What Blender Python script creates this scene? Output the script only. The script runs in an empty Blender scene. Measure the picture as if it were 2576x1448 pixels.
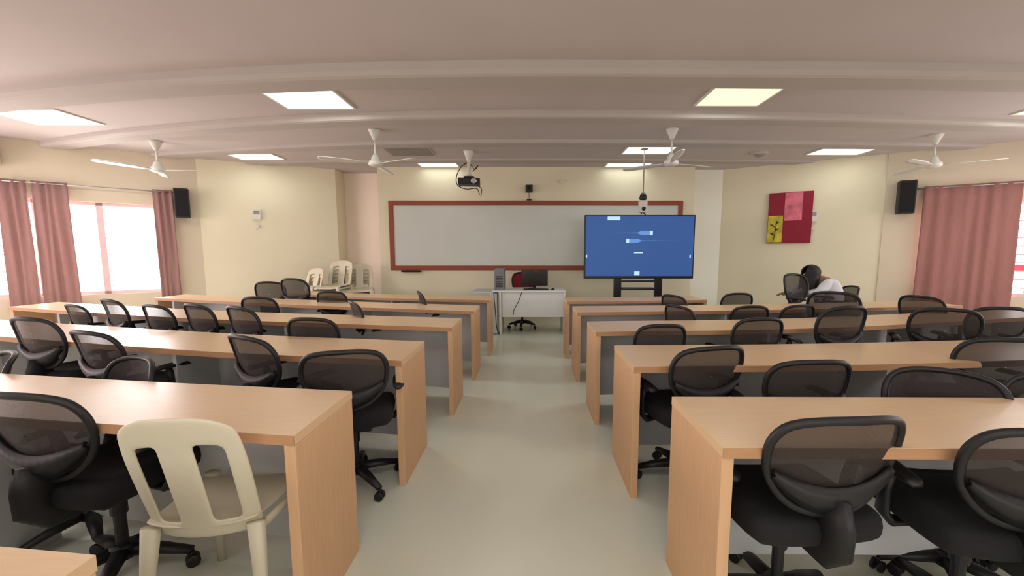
import bpy, math, random
from mathutils import Vector, Matrix
random.seed(4)
S = bpy.context.scene
COL = S.collection
try:
    S.view_settings.view_transform = 'Standard'
except Exception as e:
    print(e)

# ------------------------------------------------------------------ materials
def lin(c):
    out = []
    for x in c:
        x = x / 255.0
        out.append(x / 12.92 if x <= .04045 else ((x + .055) / 1.055) ** 2.4)
    return out

def mat(name, rgb, rough=.6, var=.06, scale=6.0, stretch=(1, 1, 1), metal=0, alpha=1, bump=0, emit=None, es=0, spec=.5, trans=0):
    m = bpy.data.materials.new(name)
    m.use_nodes = True
    nt = m.node_tree
    b = nt.nodes['Principled BSDF']
    c = lin(rgb)
    tc = nt.nodes.new('ShaderNodeTexCoord')
    mp = nt.nodes.new('ShaderNodeMapping')
    mp.inputs['Scale'].default_value = stretch
    nz = nt.nodes.new('ShaderNodeTexNoise')
    nz.inputs['Scale'].default_value = scale
    nz.inputs['Detail'].default_value = 4
    nt.links.new(tc.outputs['Object'], mp.inputs['Vector'])
    nt.links.new(mp.outputs['Vector'], nz.inputs['Vector'])
    r = nt.nodes.new('ShaderNodeValToRGB')
    r.color_ramp.elements[0].position = .3
    r.color_ramp.elements[1].position = .7
    r.color_ramp.elements[0].color = [x * (1 - var) for x in c] + [1]
    r.color_ramp.elements[1].color = [min(1, x * (1 + var)) for x in c] + [1]
    nt.links.new(nz.outputs['Fac'], r.inputs['Fac'])
    nt.links.new(r.outputs['Color'], b.inputs['Base Color'])
    b.inputs['Roughness'].default_value = rough
    b.inputs['Metallic'].default_value = metal
    b.inputs['Alpha'].default_value = alpha
    b.inputs['Specular IOR Level'].default_value = spec
    if emit:
        b.inputs['Emission Color'].default_value = lin(emit) + [1]
        b.inputs['Emission Strength'].default_value = es
    if bump:
        bp = nt.nodes.new('ShaderNodeBump')
        bp.inputs['Strength'].default_value = bump
        nt.links.new(nz.outputs['Fac'], bp.inputs['Height'])
        nt.links.new(bp.outputs['Normal'], b.inputs['Normal'])
    if trans:
        out = nt.nodes['Material Output']
        t = nt.nodes.new('ShaderNodeBsdfTranslucent')
        nt.links.new(r.outputs['Color'], t.inputs['Color'])
        mx = nt.nodes.new('ShaderNodeMixShader')
        mx.inputs[0].default_value = trans
        nt.links.new(b.outputs[0], mx.inputs[1])
        nt.links.new(t.outputs[0], mx.inputs[2])
        nt.links.new(mx.outputs[0], out.inputs[0])
    return m

m_ceil = mat('ceiling_paint', (200, 191, 189), .9, .02, 1.5, spec=.1)
m_beam = mat('dimmed_ceiling_paint', (188, 181, 176), .9, .02, 1.5, spec=.1)  # ceiling paint darkened; the beams' weaker light is put into the colour
m_wall = mat('cream_paint', (229, 222, 196), .85, .03, 1.2, spec=.15)
m_wall2 = mat('shaded_wall_paint', (216, 205, 184), .85, .03, 1.2, spec=.15)  # darker wall tone, side-wall shading put into the colour
m_wallw = mat('white_paint', (244, 244, 232), .8, .02, 1.2, spec=.2)
m_wallp = mat('pink_lit_paint', (252, 236, 222), .85, .03, 1.2, spec=.15)  # pink light of the recess, put into its wall colour
m_floor = mat('vinyl_floor', (218, 221, 206), .2, .04, 1.1, spec=.5)
m_tan = mat('tan_laminate', (222, 188, 148), .32, .04, 9, (1.0, 14, 14), spec=.45)
m_edge = mat('edge_band', (186, 140, 102), .5, .06, 9, (1, 10, 10))
m_side = mat('side_laminate', (212, 170, 130), .5, .05, 6, (10, 10, 1))
m_gray = mat('gray_laminate', (200, 202, 204), .6, .04, 4)
m_black = mat('black_plastic', (22, 21, 24), .5, .15, 20)
m_fabric = mat('black_fabric', (20, 19, 23), .9, .2, 60, bump=.2)
m_mesh = mat('chair_mesh', (50, 41, 39), .75, .2, 90, alpha=.83)
m_meshred = mat('red_mesh', (130, 18, 40), .85, .2, 90)
m_cream = mat('cream_plastic', (214, 206, 182), .4, .03, 5)
m_white = mat('white_plastic', (220, 218, 212), .45, .03, 5)
m_desk = mat('white_desk', (226, 228, 226), .45, .03, 5)
m_frame = mat('board_frame', (142, 66, 40), .5, .12, 8, (1, 6, 6))
m_board = mat('whiteboard_surface', (206, 210, 204), .3, .02, 2, spec=.5)
m_curt = mat('curtain_cloth', (166, 130, 126), .9, .06, 14, (3, 3, .6), trans=.2)
m_curtr = mat('curtain_cloth_red', (166, 118, 113), .9, .06, 14, (3, 3, .6), trans=.12)
m_steel = mat('steel', (190, 190, 190), .3, .05, 8, metal=.9)
m_winf = mat('window_frame_paint', (226, 200, 204), .6, .05, 6)
m_panel = mat('light_diffuser', (250, 252, 245), .6, .02, 8, emit=(240, 252, 244), es=1.6)
m_panely = mat('light_diffuser_warm', (240, 240, 205), .6, .02, 8, emit=(232, 240, 200), es=1.0)
m_vent = mat('vent_gray', (150, 142, 136), .7, .05, 8)
m_tvblk = mat('bezel_black', (16, 16, 20), .3, .1, 12)
m_scr = mat('blue_screen', (14, 32, 72), .4, .05, 1.2, emit=(56, 92, 150), es=.85, spec=.3)
m_ico = mat('screen_icon', (150, 190, 230), .4, .03, 8, emit=(170, 205, 240), es=.9)
m_ico2 = mat('screen_icon_dim', (80, 125, 190), .4, .03, 8, emit=(86, 128, 190), es=.85)
m_mon = mat('monitor_black', (10, 10, 12), .15, .1, 10)
m_crim = mat('crimson_canvas', (140, 14, 44), .7, .08, 20)
m_pinkp = mat('pink_print', (212, 110, 128), .7, .35, 7)
m_yel = mat('yellow_print', (198, 184, 60), .7, .3, 9)
m_dk = mat('dark_print', (54, 44, 28), .7, .1, 9)
m_tower = mat('tower_gray', (112, 116, 122), .4, .08, 12, metal=.3)
m_redout = mat('red_paint', (190, 40, 60), .6, .05, 6)
m_skin = mat('skin', (150, 104, 80), .6, .05, 12)
m_hair = mat('black_hair', (18, 14, 16), .6, .3, 30, (20, 20, 2))
m_shirt = mat('pale_shirt', (222, 226, 234), .9, .06, 8, bump=.15)
m_pants = mat('dark_trousers', (44, 48, 62), .9, .1, 20)
m_eye = mat('eye_white', (230, 226, 220), .3, .02, 8)

# ------------------------------------------------------------------ mesh builder
class MB:
    def __init__(s):
        s.v = []; s.f = []
    def add(s, vs, fs):
        o = len(s.v)
        s.v += [tuple(v) for v in vs]
        s.f += [tuple(i + o for i in f) for f in fs]
        return s
    def box(s, c, size, rz=0, M=None):
        hx, hy, hz = [k / 2 for k in size]
        vs = []
        for dz in (-hz, hz):
            for dx, dy in ((-hx, -hy), (hx, -hy), (hx, hy), (-hx, hy)):
                p = Vector((dx, dy, dz))
                if M is not None: p = M @ p
                p = Matrix.Rotation(rz, 3, 'Z') @ p
                vs.append(p + Vector(c))
        return s.add(vs, [(3, 2, 1, 0), (4, 5, 6, 7), (0, 1, 5, 4), (1, 2, 6, 5), (2, 3, 7, 6), (3, 0, 4, 7)])
    def tube(s, pts, r, seg=8, closed=False, ref=None, flat=1.0):
        P = [Vector(p) for p in pts]; n = len(P)
        rs = r if isinstance(r, (list, tuple)) else [r] * n
        if ref is None:
            d = (P[-1] - P[0]); 
            if d.length < 1e-6: d = P[1] - P[0]
            d = Vector([abs(k) for k in d])
            i = min(range(3), key=lambda k: d[k]); ref = Vector((0, 0, 0)); ref[i] = 1
        ref = Vector(ref); vs = []
        for i in range(n):
            if closed: t = P[(i + 1) % n] - P[i - 1]
            else: t = P[min(i + 1, n - 1)] - P[max(i - 1, 0)]
            t.normalize()
            a = t.cross(ref)
            if a.length < 1e-4: a = t.cross(Vector((.3, .5, .8)))
            a.normalize(); b = a.cross(t)
            for k in range(seg):
                q = 2 * math.pi * k / seg
                vs.append(P[i] + a * math.cos(q) * rs[i] + b * math.sin(q) * rs[i] * flat)
        fs = []
        m = n if closed else n - 1
        for i in range(m):
            j = (i + 1) % n
            for k in range(seg):
                l = (k + 1) % seg
                fs.append((i * seg + k, i * seg + l, j * seg + l, j * seg + k))
        if not closed:
            fs.append(tuple(range(seg))[::-1]); fs.append(tuple((n - 1) * seg + k for k in range(seg)))
        return s.add(vs, fs)
    def lathe(s, prof, c=(0, 0, 0), seg=20, M=None):
        vs = []
        for r, z in prof:
            for k in range(seg):
                q = 2 * math.pi * k / seg
                p = Vector((r * math.cos(q), r * math.sin(q), z))
                if M is not None: p = M @ p
                vs.append(p + Vector(c))
        fs = []
        for i in range(len(prof) - 1):
            for k in range(seg):
                l = (k + 1) % seg
                fs.append((i * seg + k, i * seg + l, (i + 1) * seg + l, (i + 1) * seg + k))
        fs.append(tuple(range(seg))[::-1]); fs.append(tuple((len(prof) - 1) * seg + k for k in range(seg)))
        return s.add(vs, fs)
    def grid(s, rows, skip=None):
        nr = len(rows); nc = len(rows[0]); vs = [p for r in rows for p in r]; fs = []
        for i in range(nr - 1):
            for j in range(nc - 1):
                if skip and skip(i, j): continue
                fs.append((i * nc + j, i * nc + j + 1, (i + 1) * nc + j + 1, (i + 1) * nc + j))
        used = sorted({k for f in fs for k in f}); mp = {k: n for n, k in enumerate(used)}
        return s.add([vs[k] for k in used], [tuple(mp[k] for k in f) for f in fs])
    def build(s, name, m, parent=None, smooth=False, bevel=0, sub=0, solid=0, label=None):
        me = bpy.data.meshes.new(name)
        me.from_pydata(s.v, [], s.f); me.update()
        ob = bpy.data.objects.new(name, me); COL.objects.link(ob)
        me.materials.append(m)
        if smooth:
            for p in me.polygons: p.use_smooth = True
        if solid:
            k = ob.modifiers.new('Solid', 'SOLIDIFY'); k.thickness = solid; k.offset = 0
        if bevel:
            k = ob.modifiers.new('Bevel', 'BEVEL'); k.width = bevel; k.segments = 2; k.limit_method = 'ANGLE'
        if sub:
            k = ob.modifiers.new('Sub', 'SUBSURF'); k.levels = sub; k.render_levels = sub
        if parent: ob.parent = parent
        if label: ob['label'] = label
        return ob

def meta(ob, label, cat, group=None):
    ob['label'] = label; ob['category'] = cat
    if group: ob['group'] = group
    return ob
def root(name, loc, rz, label, cat, group=None, scale=1):
    e = bpy.data.objects.new(name, None); COL.objects.link(e)
    e.empty_display_size = .1
    e.location = loc; e.rotation_euler = (0, 0, rz); e.scale = (scale,) * 3
    return meta(e, label, cat, group)
def struct(ob):
    ob['kind'] = 'structure'; return ob
def copy_tree(src, loc, rz, scale=(1, 1, 1), label=None):
    n = src.copy(); COL.objects.link(n)
    n.location = loc; n.rotation_euler = (0, 0, rz); n.scale = scale
    if label: n['label'] = label
    for c in src.children:
        k = c.copy(); COL.objects.link(k); k.parent = n
        for g in c.children:
            h = g.copy(); COL.objects.link(h); h.parent = k
    return n
def catmull(pts, n=8):
    P = [Vector(p) for p in pts]
    P = [P[0] * 2 - P[1]] + P + [P[-1] * 2 - P[-2]]
    out = []
    for i in range(1, len(P) - 2):
        for k in range(n):
            t = k / n
            a, b, c, d = P[i - 1], P[i], P[i + 1], P[i + 2]
            out.append(.5 * ((2 * b) + (c - a) * t + (2 * a - 5 * b + 4 * c - d) * t * t + (3 * b - a - 3 * c + d) * t ** 3))
    out.append(P[-2].copy())
    return out

# ------------------------------------------------------------------ camera
CH = 1.4
cam = bpy.data.cameras.new('camera'); camo = bpy.data.objects.new('camera', cam); COL.objects.link(camo)
camo.location = (0, 0, CH); camo.rotation_euler = (math.radians(84), 0, 0)
cam.sensor_width = 36; cam.lens = 13.975; cam.clip_start = .02
cam.shift_x = -43 / 2576; cam.shift_y = 21 / 2576
S.camera = camo

# ------------------------------------------------------------------ room shell
H = 3.1
struct(MB().box((0, 3.5, -.05), (18.4, 12.6, .1)).build('floor', m_floor))
struct(MB().box((0, 3.5, H + .05), (18.4, 12.6, .1)).build('ceiling', m_ceil))
def wall(name, p0, p1, out, m, th=.15, openings=()):
    p0 = Vector((p0[0], p0[1])); p1 = Vector((p1[0], p1[1])); d = p1 - p0; L = d.length; d.normalize()
    n = Vector((-d.y, d.x))
    if n.dot(Vector(out)) < 0: n = -n
    b = MB()
    def piece(t0, t1, z0, z1):
        q = []
        for z in (z0, z1):
            for t, k in ((t0, 0), (t1, 0), (t1, th), (t0, th)):
                w = p0 + d * t + n * k; q.append((w.x, w.y, z))
        b.add(q, [(3, 2, 1, 0), (4, 5, 6, 7), (0, 1, 5, 4), (1, 2, 6, 5), (2, 3, 7, 6), (3, 0, 4, 7)])
    t = 0
    for (a, c, z0, z1) in sorted(openings):
        piece(t, a, 0, H); piece(a, c, 0, z0); piece(a, c, z1, H); t = c
    piece(t, L, 0, H)
    return struct(b.build(name, m))
A = Vector((-5.95, 7.3)); dA = Vector((-.808, -.590)); nA = Vector((.590, -.808))   # left window wall, inward normal
B = Vector((6.1, 6.95)); dB = Vector((.863, -.506)); nB = Vector((-.506, -.863))    # right window wall
def onA(t, k=0): return A + dA * t + nA * k
def onB(t, k=0): return B + dB * t + nB * k
wall('wall_left', A, onA(3.3), (-1, 1), m_wall2, openings=[(.5, 2.95, .75, 2.24)])
eA = onA(3.3); wall('wall_left_rear', eA, (eA.x, -2.6), (-1, 0), m_wall2)
wall('wall_front_left', A, (-3.9, 8.2), (0, 1), m_wall)
wall('wall_recess_side', (-3.9, 8.2), (-3.9, 9.0), (-1, 0), m_wall)
wall('wall_recess', (-3.9, 8.6), (-2.98, 8.6), (0, 1), m_wallp)
wall('wall_recess_return', (-2.98, 8.3), (-2.98, 9.0), (1, 0), m_wallp)
wall('wall_front', (-2.98, 8.0), (3.25, 8.0), (0, 1), m_wall, th=.3)
wall('wall_front_right_column', (3.1, 8.25), (4.0, 8.25), (0, 1), m_wallw, th=.3)
wall('wall_front_right', (3.72, 8.37), (6.12, 6.96), (0, 1), m_wall, th=.3)
wall('wall_right', B, onB(3.0), (1, 1), m_wall2, openings=[(.5, 2.7, .75, 2.24)])
eB = onB(3.0); wall('wall_right_rear', eB, (eB.x, -2.6), (1, 0), m_wall2)
wall('wall_back', (-8.7, -2.6), (8.8, -2.6), (0, -1), m_wall2)

def room_front(x):
    if x < -5.95: return 7.3 - .73 * (-5.95 - x)
    if x < -3.9: return 7.3 + .439 * (x + 5.95)
    if x > 6.1: return 6.95 - .586 * (x - 6.1)
    if x > 3.85: return 8.3 - .591 * (x - 3.85)
    return 8.0
def beam(i, y0, kl, kr, w, dep):
    prof = [(0, 0), (.004, -dep * .55), (.02, -dep * .88), (.05, -dep), (w - .05, -dep), (w - .02, -dep * .88), (w, 0)]
    rows = [[] for _ in prof]
    x = -8.5
    while x <= 8.55:
        y = y0 + (kl if x < 0 else kr) * x * x
        rf = room_front(x) - .005
        if y < rf - .01:
            for r, (dy, dz) in zip(rows, prof):
                r.append((x, min(y + dy, rf), H + dz))
        x += .05
    b = MB().grid(rows)
    struct(b.build('trim_%d' % i, m_beam, smooth=False))
beam(1, 3.69, .019, .004, .34, .12)
beam(2, 4.89, .024, .009, .30, .085)
beam(3, 6.10, .020, .005, .28, .05)
beam(4, 7.30, .010, .006, .24, .03)
beam(5, .4, .01, .004, .34, .13)

# windows
def window(i, P, d, n, t0, t1, z0, z1, verts, grille):
    b = MB()
    def bar(ta, tb, za, zb, k, th):
        q = []
        for z in (za, zb):
            for t, kk in ((ta, k - th / 2), (tb, k - th / 2), (tb, k + th / 2), (ta, k + th / 2)):
                w = P + d * t + n * kk; q.append((w.x, w.y, z))
        b.add(q, [(3, 2, 1, 0), (4, 5, 6, 7), (0, 1, 5, 4), (1, 2, 6, 5), (2, 3, 7, 6), (3, 0, 4, 7)])
    k = -.08
    bar(t0, t1, z0, z0 + .05, k, .06); bar(t0, t1, z1 - .05, z1, k, .06)
    bar(t0, t0 + .05, z0, z1, k, .06); bar(t1 - .05, t1, z0, z1, k, .06)
    for v in verts: bar(v - .04, v + .04, z0, z1, k, .06)
    for (ga, gb) in grille:
        z = z0 + .13
        while z < z1:
            bar(ga, gb, z - .012, z + .012, -.12, .018); z += .13
    return struct(b.build('window_%d' % i, m_winf))
window(1, A, dA, nA, .5, 2.95, .75, 2.24, [1.27, 1.95, 2.45], [(1.2, 1.34), (1.85, 2.9)])
window(2, B, dB, nB, .5, 2.7, .75, 2.24, [1.2, 1.9], [(1.4, 2.65)])

# curtains
def curtain(P, d, n, t0, t1, z0, z1, pleats, m, label, flare=0):
    rows = []
    N = pleats * 8
    for iz in range(12):
        f = iz / 11; z = z1 + (z0 - z1) * f
        row = []
        for k in range(N + 1):
            u = k / N
            ctr = (t0 + t1) / 2; t = ctr + (t0 + (t1 - t0) * u - ctr) * (1 + flare * f)
            ph = u * pleats * 2 * math.pi + .9 * math.sin(u * 7.3 + t0 * 5)
            kk = .09 + .018 * (.65 + .35 * math.sin(u * 11 + t0)) * math.sin(ph) * (.8 + .35 * f) + .008 * math.sin(u * 17 + f * 5)
            w = P + d * t + n * kk
            row.append((w.x, w.y, z))
        rows.append(row)
    o = MB().grid(rows).build('curtain', m, smooth=True, solid=.004)
    meta(o, label, 'curtain', 'window curtains')
curtain(A, dA, nA, .34, .60, .62, 2.50, 3, m_curt, 'dusty pink curtain gathered beside the bright window')
curtain(A, dA, nA, 1.56, 1.93, .45, 2.50, 4, m_curt, 'dusty pink pleated curtain hanging between two window panes', .08)
curtain(A, dA, nA, 1.98, 2.27, .40, 2.50, 3, m_curt, 'dusty pink pleated curtain over a barred window', .08)
curtain(B, dB, nB, .46, 1.56, .40, 2.50, 7, m_curtr, 'wide rose-red pleated curtain drawn across the window', .02)
for P, d, n, t0, t1 in ((A, dA, nA, .3, 3.0), (B, dB, nB, .28, 2.7)):
    a = P + d * t0 + n * .09; c = P + d * t1 + n * .09
    r = meta(MB().tube([(a.x, a.y, 2.47), (c.x, c.y, 2.47)], .011, 8).build('curtain_rod', m_steel, smooth=True), 'thin steel curtain rod fixed above the window', 'curtain rod', 'curtain rods')
    for t in (t0, t1):
        a = P + d * t + n * .09; q = P + d * t
        MB().tube([(a.x, a.y, 2.47), (q.x, q.y, 2.47)], .008, 6).build('bracket', m_steel, r)

# ------------------------------------------------------------------ ceiling lights and vent
def panel(x, y0, y1, w, mt=None):
    r = root('ceiling_light', (x, (y0 + y1) / 2, H), 0, 'square recessed ceiling light panel glowing white', 'ceiling light', 'ceiling light panels')
    dy = y1 - y0
    b = MB()
    for sx in (-1, 1): b.box((sx * (w / 2 - .01), 0, -.008), (.02, dy, .016))
    for sy in (-1, 1): b.box((0, sy * (dy / 2 - .01), -.008), (w - .04, .02, .016))
    b.build('frame', m_white, r)
    MB().box((0, 0, -.005), (w - .042, dy - .042, .008)).build('diffuser', mt or m_panel, r)
    return r
PL = [(-2.42, 4.2, 4.85, .80), (2.25, 4.12, 4.76, .74), (-6.0, 4.85, 5.42, .9), (6.25, 4.45, 5.05, .8), (-4.75, 6.92, 7.36, .8),
      (-1.72, 7.60, 7.94, .75), (1.95, 6.47, 6.95, .8), (1.88, 7.60, 7.94, .85), (5.15, 6.58, 7.0, .9)]
for i, p in enumerate(PL):
    r = panel(*p, mt=m_panely if i in (1, 3) else None)
    if i in (1, 3): r['label'] = 'square recessed ceiling light panel glowing yellowish green'
v = root('ceiling_vent', (-1.98, 6.78, H), 0, 'unlit gray square grille in the ceiling', 'ceiling vent')
MB().box((0, 0, -.006), (.76, .54, .012)).build('frame', m_beam, v)
b = MB()
for i in range(9): b.box((0, -.22 + i * .055, -.018), (.68, .035, .012))
b.build('grille', m_vent, v)
sd = root('smoke_detector', (3.85, 6.85, H), 0, 'round white smoke detector on the ceiling', 'smoke detector')
MB().lathe([(.14, 0), (.14, -.02), (.11, -.045)], seg=24).build('base', m_beam, sd, smooth=False)
MB().lathe([(.07, -.045), (.06, -.07), (.02, -.08)], seg=24).build('sensor', m_vent, sd)

# ------------------------------------------------------------------ ceiling fans
def make_fan(loc, rz, drop):
    r = root('ceiling_fan', loc, rz, 'white three-blade ceiling fan on a short down rod', 'ceiling fan', 'ceiling fans')
    MB().lathe([(.085, 0), (.08, -.015), (.028, -.13), (.02, -.14)], seg=24).build('canopy', m_white, r, smooth=True)
    MB().tube([(0, 0, -.12), (0, 0, -drop + .1)], .014, 10).build('down_rod', m_white, r, smooth=True)
    MB().lathe([(.02, -drop + .13), (.05, -drop + .09), (.06, -drop + .05), (.09, -drop + .025), (.10, -drop), (.095, -drop - .025), (.05, -drop - .045), (.01, -drop - .05)], seg=28).build('motor', m_white, r, smooth=True)
    for k in range(3):
        a = 2 * math.pi * k / 3
        M = Matrix.Rotation(a, 3, 'Z')
        rows = []
        for s_, w in ((.09, .028), (.2, .033), (.26, .052), (.45, .058), (.65, .052), (.70, .04), (.715, .02)):
            rows.append([tuple(M @ Vector((s_, w * q, -drop - .005 + w * q * .2))) for q in (-1, -.4, .4, 1)])
        MB().grid(rows).build('blade', m_white, r, smooth=True, solid=.006)
    return r
make_fan((-5.63, 6.2, H), math.radians(5), .42)
make_fan((-2.12, 5.66, H), math.radians(-28), .45)
make_fan((1.95, 5.62, H), math.radians(20), .45)
make_fan((5.8, 5.87, H), math.radians(85), .42)

# ------------------------------------------------------------------ whiteboard
wb = root('whiteboard', (.13, 8.0, 1.77), 0, 'long whiteboard in a reddish-brown wooden frame on the wall', 'whiteboard')
W, Hh = 5.80, 1.36
MB().box((0, -.015, 0), (W - .14, .02, Hh - .14)).build('writing_surface', m_board, wb)
b = MB()
for s_ in (-1, 1):
    b.box((s_ * (W / 2 - .045), -.022, 0), (.09, .044, Hh)); b.box((0, -.022, s_ * (Hh / 2 - .045)), (W - .18, .044, .09))
b.build('frame', m_frame, wb, bevel=.006)
MB().box((-2.48, -.05, -.71), (.38, .1, .015)).box((-2.48, -.095, -.695), (.38, .01, .03)).build('duster_tray', m_dk, wb)

sp = root('wall_camera', (0.0, 7.94, 2.68), 0, 'small square black sensor box above the whiteboard', 'sensor')
MB().box((0, 0, 0), (.14, .08, .14)).build('housing', m_black, sp, bevel=.008)
MB().lathe([(.03, 0), (.03, .02), (.02, .025)], (0, -.04, 0), 16, Matrix.Rotation(math.pi / 2, 3, 'X')).build('lens', m_mon, sp)
MB().tube([(0, .03, -.07), (0, .03, -.2)], .006, 6).box((0, .02, -.21), (.09, .05, .025)).build('cable', m_black, sp)
hk = meta(MB().lathe([(.035, 0), (.035, .02), (.02, .04), (.012, .07)], (.64, 7.99, 2.82), 14, Matrix.Rotation(math.pi / 2, 3, 'X')).build('wall_hook', m_white), 'tiny white fitting on the wall over the whiteboard', 'wall fitting')

# ------------------------------------------------------------------ wall speakers
def speaker(P, d, n, t, z, w, h, dep):
    c = P + d * t + n * (dep / 2 + .05)
    rz = math.atan2(d.y, d.x) if d.x > 0 else math.atan2(-d.y, -d.x)
    r = root('wall_speaker', (c.x, c.y, z), rz, 'black box loudspeaker mounted on the wall beside a curtain', 'speaker', 'wall loudspeakers')
    MB().box((0, 0, 0), (w, dep, h)).build('cabinet', m_black, r, bevel=.012)
    MB().box((0, -dep / 2 - .004, 0), (w - .04, .012, h - .05)).build('grille', m_fabric, r, bevel=.004)
    MB().box((0, dep / 2 + .025, 0), (.06, .05, .12)).build('bracket', m_black, r)
speaker(A, dA, nA, .22, 2.29, .20, .50, .16)
speaker(B, dB, nB, .24, 2.34, .22, .54, .16)

# AC
c = onA(2.62, .13)
ac = root('air_conditioner', (c.x, c.y, 2.82), math.atan2(.59, .808), 'white split air conditioner high on the wall', 'air conditioner')
MB().box((0, 0, 0), (.85, .22, .28)).build('body', m_cream, ac, bevel=.03)
b = MB()
for i in range(3): b.box((0, -.112, -.06 - i * .025), (.75, .008, .01))
b.build('louver', m_vent, ac)

def plate(x, y, z, rz):
    r = root('thermostat', (x, y, z), rz, 'small white wall control box with a gray display', 'thermostat', 'wall controls')
    MB().box((0, -.015, 0), (.13, .03, .19)).build('housing', m_white, r, bevel=.006)
    MB().box((0, -.032, .04), (.09, .006, .07)).build('display', m_vent, r)
    MB().box((0, -.015, -.22), (.05, .02, .05)).build('switch', m_white, r, bevel=.004)
aL = math.atan2(.9, 2.05)
plate(-5.15, 7.3 + .439 * .8 - .01, 2.15, aL)
aR = math.atan2(-1.41, 2.40)
def wfr(x): return 8.37 - .5875 * (x - 3.72)
plate(5.25, wfr(5.25) - .01, 2.10, aR)

# painting
pt = root('wall_painting', (4.93, wfr(4.93) - .02, 2.09), aR, 'crimson canvas with pink floral and yellow leaf patches', 'painting')
pw, ph = .70, .95
MB().box((0, -.015, 0), (pw, .03, ph)).build('canvas', m_crim, pt, bevel=.004)
MB().box((.05, -.033, ph / 2 - .27), (.28, .008, .52)).build('pink_patch', m_pinkp, pt)
MB().box((-.225, -.033, -ph / 2 + .27), (.24, .008, .5)).build('yellow_patch', m_yel, pt)
b = MB().tube([(-.24, -.04, -.42), (-.22, -.04, -.25), (-.2, -.04, -.05)], .006, 6)
for k, sgn in ((-.33, -1), (-.25, 1), (-.17, -1), (-.12, 1)):
    b.tube([(-.23, -.04, k), (-.23 + sgn * .04, -.04, k + .04), (-.23 + sgn * .08, -.04, k + .05)], [.004, .016, .003], 6, flat=.3)
b.build('sprig', m_dk, pt)

# ------------------------------------------------------------------ desks
DZ = .78
def desk(pts, depth, label, supports=True):
    P = catmull([(p[0], p[1], 0) for p in pts], 8)
    ox, oy = P[0].x, P[0].y
    r = root('classroom_desk', (ox, oy, 0), 0, label, 'desk', 'rows of long classroom desks')
    L = [(p.x - ox, p.y - oy) for p in P]
    sg = 1 if pts[-1][0] > pts[0][0] else -1
    rows = [[(x, y, DZ) for x, y in L], [(x, y - depth, DZ) for x, y in L], [(x, y - depth, DZ - .035) for x, y in L], [(x, y, DZ - .035) for x, y in L], [(x, y, DZ) for x, y in L]]
    n = len(L)
    b = MB().grid(rows)
    b.add([rw[0] for rw in rows[:4]] + [rw[-1] for rw in rows[:4]], [(0, 1, 2, 3), (7, 6, 5, 4)])
    b.build('desk_top', m_tan, r)
    e = [[(x, y - depth - .003, DZ - .002) for x, y in L], [(x, y - depth - .003, DZ - .036) for x, y in L], [(x, y - depth + .01, DZ - .036) for x, y in L]]
    MB().grid(e).build('edge_band', m_edge, r, solid=.001)
    q = .07
    e = [[(x + (sg * .04 if i == 0 else 0), y - q, DZ - .036) for i, (x, y) in enumerate(L)], [(x + (sg * .04 if i == 0 else 0), y - q, .1) for i, (x, y) in enumerate(L)]]
    MB().grid(e).build('modesty_panel', m_gray, r, solid=.018)
    MB().box((sg * .02, -depth / 2, (DZ - .036) / 2), (.04, depth - .004, DZ - .036)).build('side_panel', m_side, r, bevel=.003)
    MB().box((L[-1][0] - sg * .02, L[-1][1] - depth / 2, (DZ - .036) / 2), (.04, depth - .004, DZ - .036)).build('side_panel', m_side, r, bevel=.003)
    acc = 0
    for i in range(1, n - 1):
        acc += math.hypot(L[i][0] - L[i - 1][0], L[i][1] - L[i - 1][1])
        if acc > 1.45:
            acc = 0
            MB().box((L[i][0], L[i][1] - depth / 2 - .04, (DZ - .036) / 2), (.025, depth - .16, DZ - .037)).build('divider_panel', m_gray, r)
    return r
T = 'long tan laminate desk, gray modesty panel, '
desk([(-.90, .765), (-1.5, .83), (-2.3, .93)], .45, T + 'only one corner showing')
desk([(-.81, 1.762), (-1.8, 1.89), (-2.9, 2.05)], .45, T + 'beside cream plastic chair')
desk([(-.752, 2.809), (-2.39, 3.10), (-5.3, 3.82)], .52, T + 'mesh chairs along it')
desk([(-.658, 3.85), (-3.18, 4.316), (-5.0, 4.82), (-6.2, 5.2)], .50, T + 'reaching the bright window')
desk([(-.604, 4.83), (-2.9, 5.40), (-5.4, 6.2)], .50, T + 'mesh chairs along it')
desk([(-.54, 5.90), (-2.2, 6.22), (-4.0, 6.85)], .50, T + 'beside stacked plastic chairs')
desk([(.627, 1.69), (1.9, 1.68), (3.2, 1.66)], .463, T + 'two chairs pulled close')
desk([(.585, 2.683), (2.1, 2.74), (4.4, 2.98)], .52, T + 'several chairs along it')
desk([(.541, 3.663), (2.6, 3.85), (5.5, 4.55)], .50, T + 'reaching the rose curtain')
desk([(.522, 4.753), (2.8, 4.95), (5.3, 5.32)], .50, T + 'beside the seated person')
desk([(.502, 5.734), (1.4, 5.80), (2.45, 5.92)], .48, T + 'near the display stand')

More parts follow.
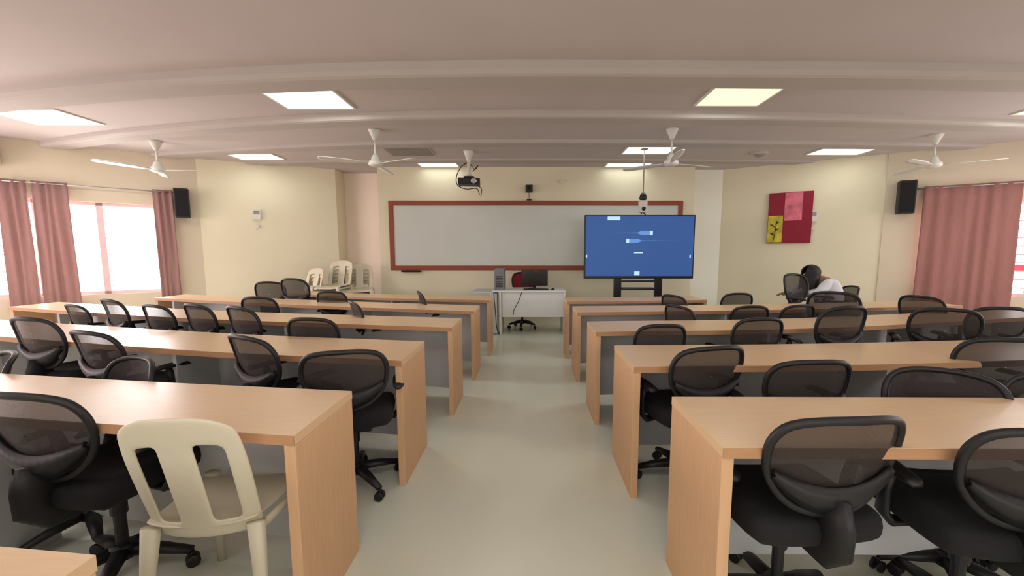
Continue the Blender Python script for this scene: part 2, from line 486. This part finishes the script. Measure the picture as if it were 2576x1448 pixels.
# ------------------------------------------------------------------ office chair
def back_pt(x, z):
    return (x, -.20 - (z - .5) * .24 + 1.1 * x * x, z)
oc = root('office_chair', (0, -50, 0), 0, 'black mesh-back office swivel chair with armrests behind a desk', 'chair', 'office chairs along the desks')
half = [(0, .905), (.105, .90), (.182, .878), (.218, .83), (.226, .77), (.214, .70), (.180, .635), (.125, .585), (.06, .562), (0, .557)]
ctrl = half + [(-x, z) for x, z in half[-2:0:-1]]
loop2 = []
n = len(ctrl)
for i in range(n):
    a, b_, c_, d_ = [Vector((*ctrl[(i + k) % n], 0)) for k in (-1, 0, 1, 2)]
    for k in range(3):
        t = k / 3
        w = .5 * ((2 * b_) + (c_ - a) * t + (2 * a - 5 * b_ + 4 * c_ - d_) * t * t + (3 * b_ - a - 3 * c_ + d_) * t ** 3)
        loop2.append((w.x, w.y))
bk = MB().tube([back_pt(x, z) for x, z in loop2], .0145, 8, True, (0, 1, 0)).build('backrest', m_black, oc, smooth=True)
cz = .74; rings = []
for s_ in (0.02, .25, .5, .75, 1.0):
    rings.append([back_pt(x * s_, cz + (z - cz) * s_) for x, z in loop2 + loop2[:1]])
MB().grid(rings).build('mesh_panel', m_mesh, bk, smooth=True, label='see-through dark mesh')
rowsT = []
b = MB()
for k in range(13):
    x = -.205 + .41 * k / 12; u = x / .205
    zt = .665 + .05 * u * u; zb = .562 + .125 * u * u
    p1 = back_pt(x, zt); p2 = back_pt(x, zb)
    rowsT.append([(p1[0], p1[1] - .010, p1[2]), (p1[0], p1[1] - .024, (zt + zb) / 2), (p2[0], p2[1] - .010, p2[2])])
b.grid(rowsT).build('lumbar_band', m_black, bk, smooth=True, solid=.014)
MB().tube([(0, -.225, .62), (0, -.24, .54), (0, -.245, .48), (0, -.20, .42), (0, -.08, .395), (0, 0, .395)], [.07, .08, .075, .06, .034, .03], 12, ref=(1, 0, 0), flat=.4).build('back_bracket', m_black, oc, smooth=True)
rows = []
for i in range(9):
    v_ = -1 + i / 4; row = []
    for j in range(9):
        u = -1 + j / 4
        sx = .250 * (1 - .10 * v_ * v_ * v_ * v_) * (1 - .03 * v_); sy = .24 * (1 - .10 * u ** 4)
        z = .485 - .02 * (1 - u * u) * (1 - v_ * v_) - (.035 * max(0, v_) ** 3)
        row.append((u * sx, v_ * sy + .01, z))
    rows.append(row)
MB().grid(rows).build('seat', m_fabric, oc, smooth=True, solid=.10, sub=1)
MB().box((0, 0, .405), (.24, .26, .05)).build('mechanism', m_black, oc, bevel=.01)
for s_ in (-1, 1):
    a = MB().tube([(s_ * .14, .02, .42), (s_ * .24, .02, .41), (s_ * .272, .02, .45), (s_ * .278, .01, .55), (s_ * .278, -.01, .625)], [.016, .018, .019, .017, .015], 8, ref=(0, 1, 0), flat=1.6).build('armrest', m_black, oc, smooth=True)
    MB().tube([(s_ * .28, -.13, .63), (s_ * .28, -.11, .64), (s_ * .275, 0, .645), (s_ * .27, .10, .64), (s_ * .268, .125, .63)], [.018, .032, .036, .034, .018], 10, ref=(0, 0, 1), flat=.45).build('arm_pad', m_black, a, smooth=True)
MB().lathe([(.03, .39), (.03, .28), (.022, .28), (.022, .12)], seg=14).build('gas_column', m_black, oc)
b = MB()
for k in range(5):
    q = math.radians(90 + 72 * k); c_, s_ = math.cos(q), math.sin(q)
    b.tube([(.02 * c_, .02 * s_, .115), (.15 * c_, .15 * s_, .10), (.27 * c_, .27 * s_, .075)], [.036, .030, .020], 8, ref=(0, 0, 1), flat=.75)
b.lathe([(.045, .14), (.05, .12), (.045, .08)], seg=14)
base = b.build('star_base', m_black, oc, smooth=True)
for k in range(5):
    q = math.radians(90 + 72 * k); c_, s_ = math.cos(q), math.sin(q)
    M = Matrix.Rotation(q + .6, 3, 'Z') @ Matrix.Rotation(math.pi / 2, 3, 'X')
    b = MB()
    for o in (-.016, .016):
        off = Matrix.Rotation(q + .6, 3, 'Z') @ Vector((0, o, 0))
        b.lathe([(.018, -.009), (.027, -.006), (.027, .006), (.018, .009)], (.27 * c_ + off.x, .27 * s_ + off.y, .028), 14, M)
    b.box((.27 * c_, .27 * s_, .05), (.012, .012, .04))
    b.build('caster', m_black, base)

LB = 'black mesh-back office swivel chair '
chairs = [
 (.985, 1.17, 4, 1.0, 'pulled up behind a tan desk'), (1.56, 1.10, -6, .99, 'pulled up behind a tan desk'),
 (1.0, 2.10, 13, 1.0, 'pulled up beside the aisle'), (1.42, 1.92, 2, .97, 'standing behind a tan desk'),
 (1.92, 1.80, 150, .95, 'turned backward beside a desk'), (2.74, 2.22, -12, 1.02, 'standing behind a tan desk'), (2.44, 1.74, 140, .93, 'turned backward beside a desk'),
 (.98, 2.87, 5, .98, 'behind a tan desk'), (1.78, 3.0, 5, 1.01, 'behind a tan desk'), (2.48, 3.06, 10, 1.10, 'raised higher behind a tan desk'),
 (3.32, 3.12, -32, 1.07, 'angled behind a tan desk'), (3.95, 3.28, -15, 1.06, 'angled behind a tan desk'),
 (1.48, 3.95, -65, .98, 'turned sideways between desks'), (2.22, 3.92, 2, .98, 'between two desks'), (2.76, 4.0, 10, .98, 'between two desks'), (3.12, 4.05, -40, 1.12, 'angled between two desks'), (4.30, 4.35, -70, 1.04, 'turned sideways between desks'),
 (1.80, 4.98, -60, .98, 'turned sideways between desks'), (2.68, 5.05, 0, 1.0, 'between two desks'),
 (-1.82, 1.36, -8, 1.01, 'beside the cream plastic chair'),
 (-.99, 2.06, 15, .985, 'standing close to the aisle'), (-1.68, 2.30, -28, 1.02, 'angled behind a tan desk'), (-2.14, 2.12, 160, .92, 'turned backward beside a desk'),
 (-2.76, 2.44, -18, 1.02, 'behind a tan desk'), (-3.5, 2.74, -10, 1.06, 'behind a tan desk'), (-2.95, 2.20, 150, .93, 'turned backward beside a desk'),
 (-1.68, 3.0, -3, 1.01, 'behind a tan desk'), (-2.46, 3.32, -26, 1.06, 'angled behind a tan desk'), (-2.96, 3.48, -24, 1.06, 'angled behind a tan desk'),
 (-3.42, 3.58, -20, 1.04, 'with window light on its mesh'), (-4.05, 3.80, -25, 1.07, 'with window light on its mesh'), (-4.75, 4.1, -20, .97, 'near the bright window'),
 (-3.05, 4.42, 0, 1.02, 'between two desks'), (-1.80, 4.02, -55, 1.02, 'turned sideways between desks'),
 (-2.58, 5.12, -4, 1.02, 'between two desks'), (-1.40, 5.06, -70, 1.02, 'turned sideways between desks'),
 (-3.42, 5.72, -12, 1.16, 'raised higher between desks'), (-3.85, 5.85, 4, 1.1, 'between two desks'),
 (3.95, 5.95, -160, 1.22, 'facing the seated person'),
]
for (x, y, a, sc, note) in chairs:
    t = math.radians(a)
    ws = sc * (.87 if y > 2.7 else .97)
    ox = x - math.sin(t) * .27 * ws; oy = y + math.cos(t) * .27 * ws
    copy_tree(oc, (ox, oy, 0), t, (ws, ws, sc), LB + note)
oc.location = (4.80, 6.25, 0); oc.rotation_euler = (0, 0, math.radians(80)); oc['label'] = LB + 'with a person seated on it'
tch = copy_tree(oc, (-.13, 7.5, 0), math.radians(176), (.95, .95, 1.16), 'red-backed office swivel chair behind the teacher desk')
for c_ in tch.children:
    for g in c_.children:
        if g.name.startswith('mesh_panel'):
            g.data = g.data.copy(); g.data.materials[0] = m_meshred; g['label'] = 'crimson backrest panel'

# ------------------------------------------------------------------ plastic chair
pc = root('plastic_chair', (0, -40, 0), 0, 'cream molded plastic chair with slotted back beside a desk', 'chair', 'molded plastic chairs')
rows = []
NZ = 15; NX = 15
for i in range(NZ):
    f = i / (NZ - 1); row = []
    for j in range(NX):
        u = -1 + 2 * j / (NX - 1)
        w = .182 + .014 * f - .022 * f ** 6
        z = .40 + .47 * f - (.055 * abs(u) ** 3) * f
        y = -.19 - .12 * f + .05 * u * u
        row.append((u * w, y, z))
    rows.append(row)
def skip(i, j):
    return 2 <= i <= 10 and (2 <= j <= 4 or 9 <= j <= 11)
MB().grid(rows, skip).build('backrest', m_cream, pc, smooth=True, solid=.014, sub=2)
rows = []
for i in range(9):
    v_ = -1 + i / 4; row = []
    for j in range(9):
        u = -1 + j / 4
        z = .43 + .02 * abs(u) ** 3 - .03 * max(0, v_) ** 3 + .02 * max(0, -v_) ** 2
        row.append((u * (.205 + .02 * v_), v_ * .21 * (1 - .06 * u ** 4), z))
    rows.append(row)
MB().grid(rows).build('seat', m_cream, pc, smooth=True, solid=.012, sub=1)
for s_ in (-1, 1):
    MB().tube([(s_ * .180, -.19, .415), (s_ * .200, 0, .41), (s_ * .218, .18, .41)], .011, 6, flat=1.6).build('seat_apron', m_cream, pc, smooth=True)
for sx in (-1, 1):
    for sy in (-1, 1):
        k0 = .172 if sy < 0 else .20
        MB().tube([(sx * k0, sy * .18, .44), (sx * (k0 + .01), sy * .195, .30), (sx * (k0 + .03), sy * .235, 0)], [.033, .027, .018], 8, ref=(0, 1, 0), flat=.7).build('leg', m_cream, pc, smooth=True)
for (x, y, a, k, off) in ((-3.68, 7.35, 168, 6, .07), (-3.25, 7.45, 195, 5, .07), (-4.15, 7.2, 150, 4, .07)):
    for i in range(k):
        copy_tree(pc, (x + .012 * i, y - .01 * i, i * off), math.radians(a), (1.3, 1.1, 1.08), 'cream molded plastic chair stacked against the wall')
pc.location = (-1.165, 1.49, 0); pc.rotation_euler = (0, 0, math.radians(6)); pc.scale = (1.0, 1.0, 1.03)

# ------------------------------------------------------------------ teacher desk
td = root('teacher_desk', (0, 6.85, 0), 0, 'white office desk holding a computer, set at the aisle end', 'desk')
MB().box((.0, .35, .765), (1.28, .7, .03)).build('desk_top', m_desk, td, bevel=.004)
MB().box((.08, .06, .53), (1.10, .02, .44)).build('front_panel', m_desk, td)
MB().box((.615, .35, .375), (.03, .66, .75)).build('side_panel', m_desk, td)
MB().box((-.50, .35, .375), (.03, .66, .75)).build('side_panel', m_desk, td)
MB().box((-.80, .38, .74), (.40, .60, .03)).build('side_shelf', m_gray, td, bevel=.004)
MB().box((-.62, .2, .37), (.12, .3, .72)).build('cable_box', m_gray, td, bevel=.004)
tw = root('computer_tower', (-.52, 7.12, .78), 0, 'gray desktop computer tower standing on the teacher desk', 'computer')
MB().box((0, 0, .185), (.18, .38, .37)).build('case', m_tower, tw, bevel=.008)
b = MB()
for i in range(7): b.box((0, -.193, .06 + i * .03), (.12, .006, .012))
b.build('front_grille', m_black, tw)
mn = root('computer_monitor', (.10, 7.22, .78), math.radians(4), 'black flat monitor on the teacher desk', 'monitor')
MB().box((0, 0, .20), (.48, .03, .29)).build('display', m_mon, mn, bevel=.006)
MB().box((0, .03, .06), (.05, .02, .12)).box((0, 0, .006), (.24, .17, .012)).build('stand', m_mon, mn, bevel=.004)
MB().box((.02, -.017, .325), (.08, .003, .006)).build('status_strip', m_white, mn)
kb = root('keyboard', (.12, 6.98, .78), 0, 'black computer keyboard lying before the monitor', 'keyboard')
MB().box((0, 0, .01), (.44, .14, .018)).build('body', m_black, kb, bevel=.004)
b = MB()
for i in range(14):
    for j in range(4): b.box((-.195 + i * .03, -.045 + j * .03, .022), (.024, .024, .006))
b.build('keys', m_tvblk, kb)
ms = meta(MB().lathe([(.03, 0), (.032, .012), (.022, .026), (.005, .032)], (.42, 6.98, .78), 14).build('computer_mouse', m_black, smooth=True), 'small black computer mouse beside the keyboard', 'mouse')
meta(MB().tube([tuple(p) for p in catmull([(-.12, 6.93, .785), (-.13, 6.83, .74), (-.18, 6.82, .60), (-.26, 6.83, .45), (-.27, 6.83, .36)], 5)], .006, 6).build('power_cable', m_black, smooth=True), 'thin dark cable hanging over the teacher desk', 'cable', 'loose cables')
meta(MB().tube([tuple(p) for p in catmull([(-.62, 6.90, .78), (-.60, 6.82, .6), (-.58, 6.80, .4), (-.56, 6.78, .15), (-.5, 6.75, .01)], 5)], .008, 6).build('power_cable', m_black, smooth=True), 'dark cable dropping to the floor by the desk', 'cable', 'loose cables')

# ------------------------------------------------------------------ TV
tv = root('display_screen', (1.925, 7.0, 0), 0, 'large flat interactive display with blue screen on wheeled stand', 'display')
cz = 1.53
scr = MB().box((0, .02, cz), (1.92, .07, 1.10)).build('bezel', m_tvblk, tv, bevel=.008)
MB().box((0, -.018, cz + .01), (1.87, .008, 1.03)).build('screen', m_scr, scr, label='glowing blue screen with cable plug graphics')
b = MB(); b2 = MB()
def pix(px, py): return ((px - 1606.5) / 273 * 1.92, cz - (py - 621.5) / 157 * 1.10)
def rect(bb, x0, y0, x1, y1, dep=-.024):
    a = pix(x0, y0); c_ = pix(x1, y1); bb.box(((a[0] + c_[0]) / 2, dep, (a[1] + c_[1]) / 2), (abs(c_[0] - a[0]), .003, abs(a[1] - c_[1])))
rect(b, 1526, 547, 1557, 556); rect(b, 1595, 682, 1608, 692); rect(b, 1593, 634, 1615, 637)
rect(b, 1631, 582, 1638, 592); rect(b, 1573, 601, 1580, 611); rect(b, 1474, 641, 1477, 647); rect(b, 1731, 641, 1734, 648)
b.build('screen_icon', m_ico, scr)
for (x0, x1, yy, xe, sgn) in ((1608, 1631, 587, 1525, -1), (1580, 1603, 606, 1710, 1)):
    rect(b2, x0, yy - 5, x1, yy + 5)
    a = pix(x0 if sgn < 0 else x1, yy - 4); c_ = pix(x0 if sgn < 0 else x1, yy + 4); f = pix(xe, yy)
    e1 = pix(x0 - 8 if sgn < 0 else x1 + 8, yy - .8); e2 = pix(x0 - 8 if sgn < 0 else x1 + 8, yy + .8)
    vs = [(a[0], -.024, a[1]), (c_[0], -.024, c_[1]), (e2[0], -.024, e2[1]), (f[0], -.024, f[1]), (e1[0], -.024, e1[1])]
    b2.add(vs, [(0, 1, 2, 3, 4)])
b2.build('plug_graphic', m_ico2, scr)
st = MB()
for sx in (-.36, .36): st.box((sx, .03, .52), (.13, .06, 1.0))
st.box((0, .02, .80), (.6, .25, .03)).box((0, .04, .93), (.6, .02, .03))
for sx in (-.5, .5): st.box((sx, 0, .10), (.08, .75, .05))
st.box((0, .03, .12), (1.0, .08, .05))
stand = st.build('stand', m_tvblk, tv, bevel=.006)
for sx in (-.5, .5):
    for sy in (-.34, .34):
        MB().lathe([(.02, -.014), (.037, -.01), (.037, .01), (.02, .014)], (sx, sy, .037), 16, Matrix.Rotation(math.pi / 2, 3, 'Y')).box((sx, sy, .065), (.02, .03, .03)).build('caster', m_black, stand)

# ------------------------------------------------------------------ projector and pole camera
pj = root('projector', (-1.0, 6.8, H), math.radians(6), 'black ceiling projector on a white mount with dangling cables', 'projector')
MB().lathe([(.09, 0), (.085, -.015), (.03, -.16), (.028, -.34), (.06, -.40)], seg=20).build('ceiling_mount', m_white, pj, smooth=True)
body = MB().box((0, 0, -.50), (.36, .28, .10)).box((0, 0, -.425), (.18, .14, .03)).build('body', m_black, pj, bevel=.012)
MB().lathe([(.045, 0), (.045, .03), (.035, .035)], (.08, -.14, -.50), 20, Matrix.Rotation(math.pi / 2, 3, 'X')).build('lens', m_steel, body)
MB().tube([tuple(p) for p in catmull([(-.02, 0, -.18), (-.12, -.05, -.26), (-.2, -.08, -.42), (-.19, -.08, -.56), (-.05, -.05, -.62), (.12, 0, -.60), (.17, 0, -.70)], 6)], .007, 6).build('cable', m_black, pj, smooth=True)
MB().tube([tuple(p) for p in catmull([(.02, 0, -.2), (.1, -.05, -.3), (.15, -.06, -.24), (.06, -.02, -.33)], 6)], .006, 6).build('cable', m_black, pj, smooth=True)
MB().tube([tuple(p) for p in catmull([(.1, .02, -.54), (.2, 0, -.60), (.19, 0, -.74)], 6)], .006, 6).build('cable', m_black, pj, smooth=True)

pk = root('document_camera', (1.86, 6.62, H), 0, 'white camera unit hanging on a ceiling pole above the display', 'camera')
MB().lathe([(.06, 0), (.06, -.015), (.02, -.03)], seg=16).tube([(0, 0, -.02), (0, 0, -.74)], .011, 8).build('pole', m_vent, pk)
MB().lathe([(.03, -.70), (.05, -.74), (.065, -.79), (.04, -.83)], seg=16).build('joint', m_black, pk, smooth=True)
MB().box((0, 0, -.92), (.13, .1, .20)).build('camera_head', m_white, pk, bevel=.015)
MB().lathe([(.03, 0), (.03, .025), (.02, .03)], (0, -.05, -.96), 16, Matrix.Rotation(math.pi / 2, 3, 'X')).build('lens', m_mon, pk)
MB().tube([(0, 0, -1.0), (-.03, 0, -1.05)], .01, 6).tube([(0, 0, -1.0), (.05, 0, -1.06)], .01, 6).build('bracket', m_black, pk)

c = onB(2.0, -.6)
meta(MB().box((c.x, c.y, 1.18), (2.6, .06, .10), math.atan2(dB.y, dB.x)).box((c.x, c.y, .6), (.06, .06, 1.2), 0).build('outdoor_railing', m_redout), 'red painted railing outside the window', 'railing')

# ------------------------------------------------------------------ person
def skin(name, nodes, edges, rootk, m, parent=None, sub=2):
    keys = list(nodes); idx = {k: i for i, k in enumerate(keys)}
    me = bpy.data.meshes.new(name)
    me.from_pydata([nodes[k][0] for k in keys], [(idx[a], idx[c_]) for a, c_ in edges], [])
    ob = bpy.data.objects.new(name, me); COL.objects.link(ob); me.materials.append(m)
    ob.modifiers.new('Skin', 'SKIN').use_smooth_shade = True
    if not me.skin_vertices: 
        return ob
    for k in keys:
        sv = me.skin_vertices[0].data[idx[k]]; r_ = nodes[k][1]
        sv.radius = r_ if isinstance(r_, tuple) else (r_, r_)
        sv.use_root = (k == rootk)
    s_ = ob.modifiers.new('Sub', 'SUBSURF'); s_.levels = sub; s_.render_levels = sub
    if parent: ob.parent = parent
    return ob
N = {'pel': ((.02, 0, .58), (.12, .15)), 'waist': ((0, 0, .72), (.10, .13)), 'chest': ((-.10, 0, .90), (.11, .16)), 'ster': ((-.19, 0, 1.00), (.08, .11)),
     'neck': ((-.27, 0, 1.05), .046), 'jaw': ((-.33, 0, 1.07), .060), 'head': ((-.36, 0, 1.115), .076), 'crown': ((-.36, 0, 1.15), .062), 'nose': ((-.435, 0, 1.055), .012)}
E = [('pel', 'waist'), ('waist', 'chest'), ('chest', 'ster'), ('ster', 'neck'), ('neck', 'jaw'), ('jaw', 'head'), ('head', 'crown'), ('jaw', 'nose')]
for s_, q in ((-1, 'a'), (1, 'b')):
    dx = 0 if s_ < 0 else -.05
    N.update({'sh' + q: ((-.19, s_ * .17, .98), .055), 'el' + q: ((-.36 + dx, s_ * .21, .80), .042), 'wr' + q: ((-.56 + dx, s_ * .15, .78), .026), 'pa' + q: ((-.62 + dx, s_ * .14, .78), (.022, .034)),
              'hp' + q: ((-.05, s_ * .10, .55), .09), 'kn' + q: ((-.46, s_ * .11, .53), .062), 'an' + q: ((-.44, s_ * .11, .10), .038), 'to' + q: ((-.58, s_ * .12, .045), .032)})
    E += [('ster', 'sh' + q), ('sh' + q, 'el' + q), ('el' + q, 'wr' + q), ('wr' + q, 'pa' + q), ('pel', 'hp' + q), ('hp' + q, 'kn' + q), ('kn' + q, 'an' + q), ('an' + q, 'to' + q)]
    for k, (oy, ln) in enumerate(((-.027, .055), (-.009, .068), (.009, .064), (.026, .05))):
        b0 = (-.65 + dx, s_ * .14 + oy, .778)
        N['f%s%d' % (q, k)] = (b0, .009); N['g%s%d' % (q, k)] = ((b0[0] - ln * .6, b0[1], .768), .0085); N['h%s%d' % (q, k)] = ((b0[0] - ln, b0[1], .745), .007)
        E += [('pa' + q, 'f%s%d' % (q, k)), ('f%s%d' % (q, k), 'g%s%d' % (q, k)), ('g%s%d' % (q, k), 'h%s%d' % (q, k))]
    N['t' + q] = ((-.62 + dx, s_ * .14 - s_ * .045, .77), .010); N['u' + q] = ((-.65 + dx, s_ * .14 - s_ * .055, .755), .008)
    E += [('pa' + q, 't' + q), ('t' + q, 'u' + q)]
person = skin('person', N, E, 'pel', m_skin)
meta(person, 'seated person in pale shirt with long black hair, leaning forward', 'person')
person.location = (4.72, 6.18, 0)
C = {'pel': ((.02, 0, .62), (.16, .185)), 'waist': ((.01, 0, .73), (.17, .19)), 'chest': ((-.07, 0, .88), (.19, .21)), 'ster': ((-.17, 0, .98), (.13, .16))}
CE = [('pel', 'waist'), ('waist', 'chest'), ('chest', 'ster')]
for s_, q in ((-1, 'a'), (1, 'b')):
    dx = 0 if s_ < 0 else -.05
    C.update({'sh' + q: ((-.19, s_ * .17, .97), .085), 'el' + q: ((-.36 + dx, s_ * .21, .81), .075), 'fo' + q: ((-.49 + dx, s_ * .17, .79), .055)})
    CE += [('ster', 'sh' + q), ('sh' + q, 'el' + q), ('el' + q, 'fo' + q)]
skin('shirt', C, CE, 'pel', m_shirt, person)
C = {'pel': ((0, 0, .585), (.13, .16))}; CE = []
for s_, q in ((-1, 'a'), (1, 'b')):
    C.update({'hp' + q: ((-.06, s_ * .10, .555), .10), 'kn' + q: ((-.46, s_ * .11, .535), .074), 'an' + q: ((-.44, s_ * .11, .12), .052)})
    CE += [('pel', 'hp' + q), ('hp' + q, 'kn' + q), ('kn' + q, 'an' + q)]
skin('trousers', C, CE, 'pel', m_pants, person)
hb = MB()
rows = []
for i in range(17):
    f = i / 16; row = []
    for j in range(29):
        a = -math.radians(155) + math.radians(310) * j / 28      # leaves an opening around the face (-X)
        back = .5 + .5 * math.cos(a)
        if f < .45:
            ph_ = f / .45 * math.pi / 2
            rr = .118 * math.sin(ph_); zz = .112 * math.cos(ph_)
        else:
            g = (f - .45) / .55
            rr = .118 - .03 * g; zz = -(.27 - .04 * back) * g
        w_ = 1 + .035 * math.sin(j * 2.3)
        shift = -.12 * max(0, (f - .45)) * (1 - back)
        row.append((-.34 + rr * w_ * math.cos(a) * 1.05 + shift, rr * w_ * (.92 + .5 * max(0, f - .55)) * math.sin(a), 1.125 + zz))
    rows.append(row)
hb.grid(rows).build('hair', m_hair, person, smooth=True, solid=.02)
for s_ in (-1, 1):
    MB().lathe([(.001, -.010), (.008, -.007), (.010, 0), (.008, .007), (.001, .010)], (-.425, s_ * .028, 1.095), 10).build('eye', m_eye, person, smooth=True)
MB().tube([(-.385, -.022, 1.03), (-.392, 0, 1.028), (-.385, .022, 1.03)], .006, 6).build('mouth', m_redout, person, smooth=True)
for s_ in (-1, 1):
    MB().tube([(-.60, s_ * .12, .03), (-.52, s_ * .12, .04), (-.42, s_ * .11, .045)], [.036, .042, .04], 10, flat=.8).build('shoe', m_black, person, smooth=True)

# ------------------------------------------------------------------ lights
w = bpy.data.worlds.new('world'); S.world = w; w.use_nodes = True
w.node_tree.nodes['Background'].inputs[0].default_value = (1, .97, .97, 1)
w.node_tree.nodes['Background'].inputs[1].default_value = 10.0
def area(loc, rot, sx, sy, e, col):
    l = bpy.data.lights.new('lamp', 'AREA'); l.shape = 'RECTANGLE'; l.size = sx; l.size_y = sy; l.energy = e; l.color = col
    o = bpy.data.objects.new('lamp', l); COL.objects.link(o); o.location = loc; o.rotation_euler = rot
    return o
for (x, y0, y1, wd) in PL:
    area((x, (y0 + y1) / 2, H - .03), (0, 0, 0), wd, y1 - y0, 15 if y0 < 6 else (3.5 if y0 < 7.5 else 1.2), (.97, 1, .97))
for x in (-3, 0, 3):  # unseen overhead fill lamps added to brighten the interior
    area((x, .0, H - .05), (0, 0, 0), 1.2, 1.2, 18, (1, .98, .95))
area((-8.3, 2.5, 1.7), (0, math.radians(-90), 0), 1.5, 5, 180, (1, .82, .84))  # unseen pinkish fill lamp added at the windowless left rear wall
area((8.3, 2.5, 1.7), (0, math.radians(90), 0), 1.5, 5, 110, (1, .88, .91))  # matching added fill on the right, no window there either
area((0, -2.4, 1.7), (math.radians(84), 0, 0), 8, 1.4, 90, (1, .98, .95))  # wide unseen fill lamp added at the back wall, no window behind it
# daylight just outside the two windows, pointing in
for c, nrm, e in ((onA(1.72, -.5), nA, 160), (onB(1.6, -.9), nB, 60)):
    q = Vector((nrm.x, nrm.y, -.12)).to_track_quat('-Z', 'Y').to_euler()
    area((c.x, c.y, 1.6), q, 2.6, 1.9, e, (1, .93, .95))
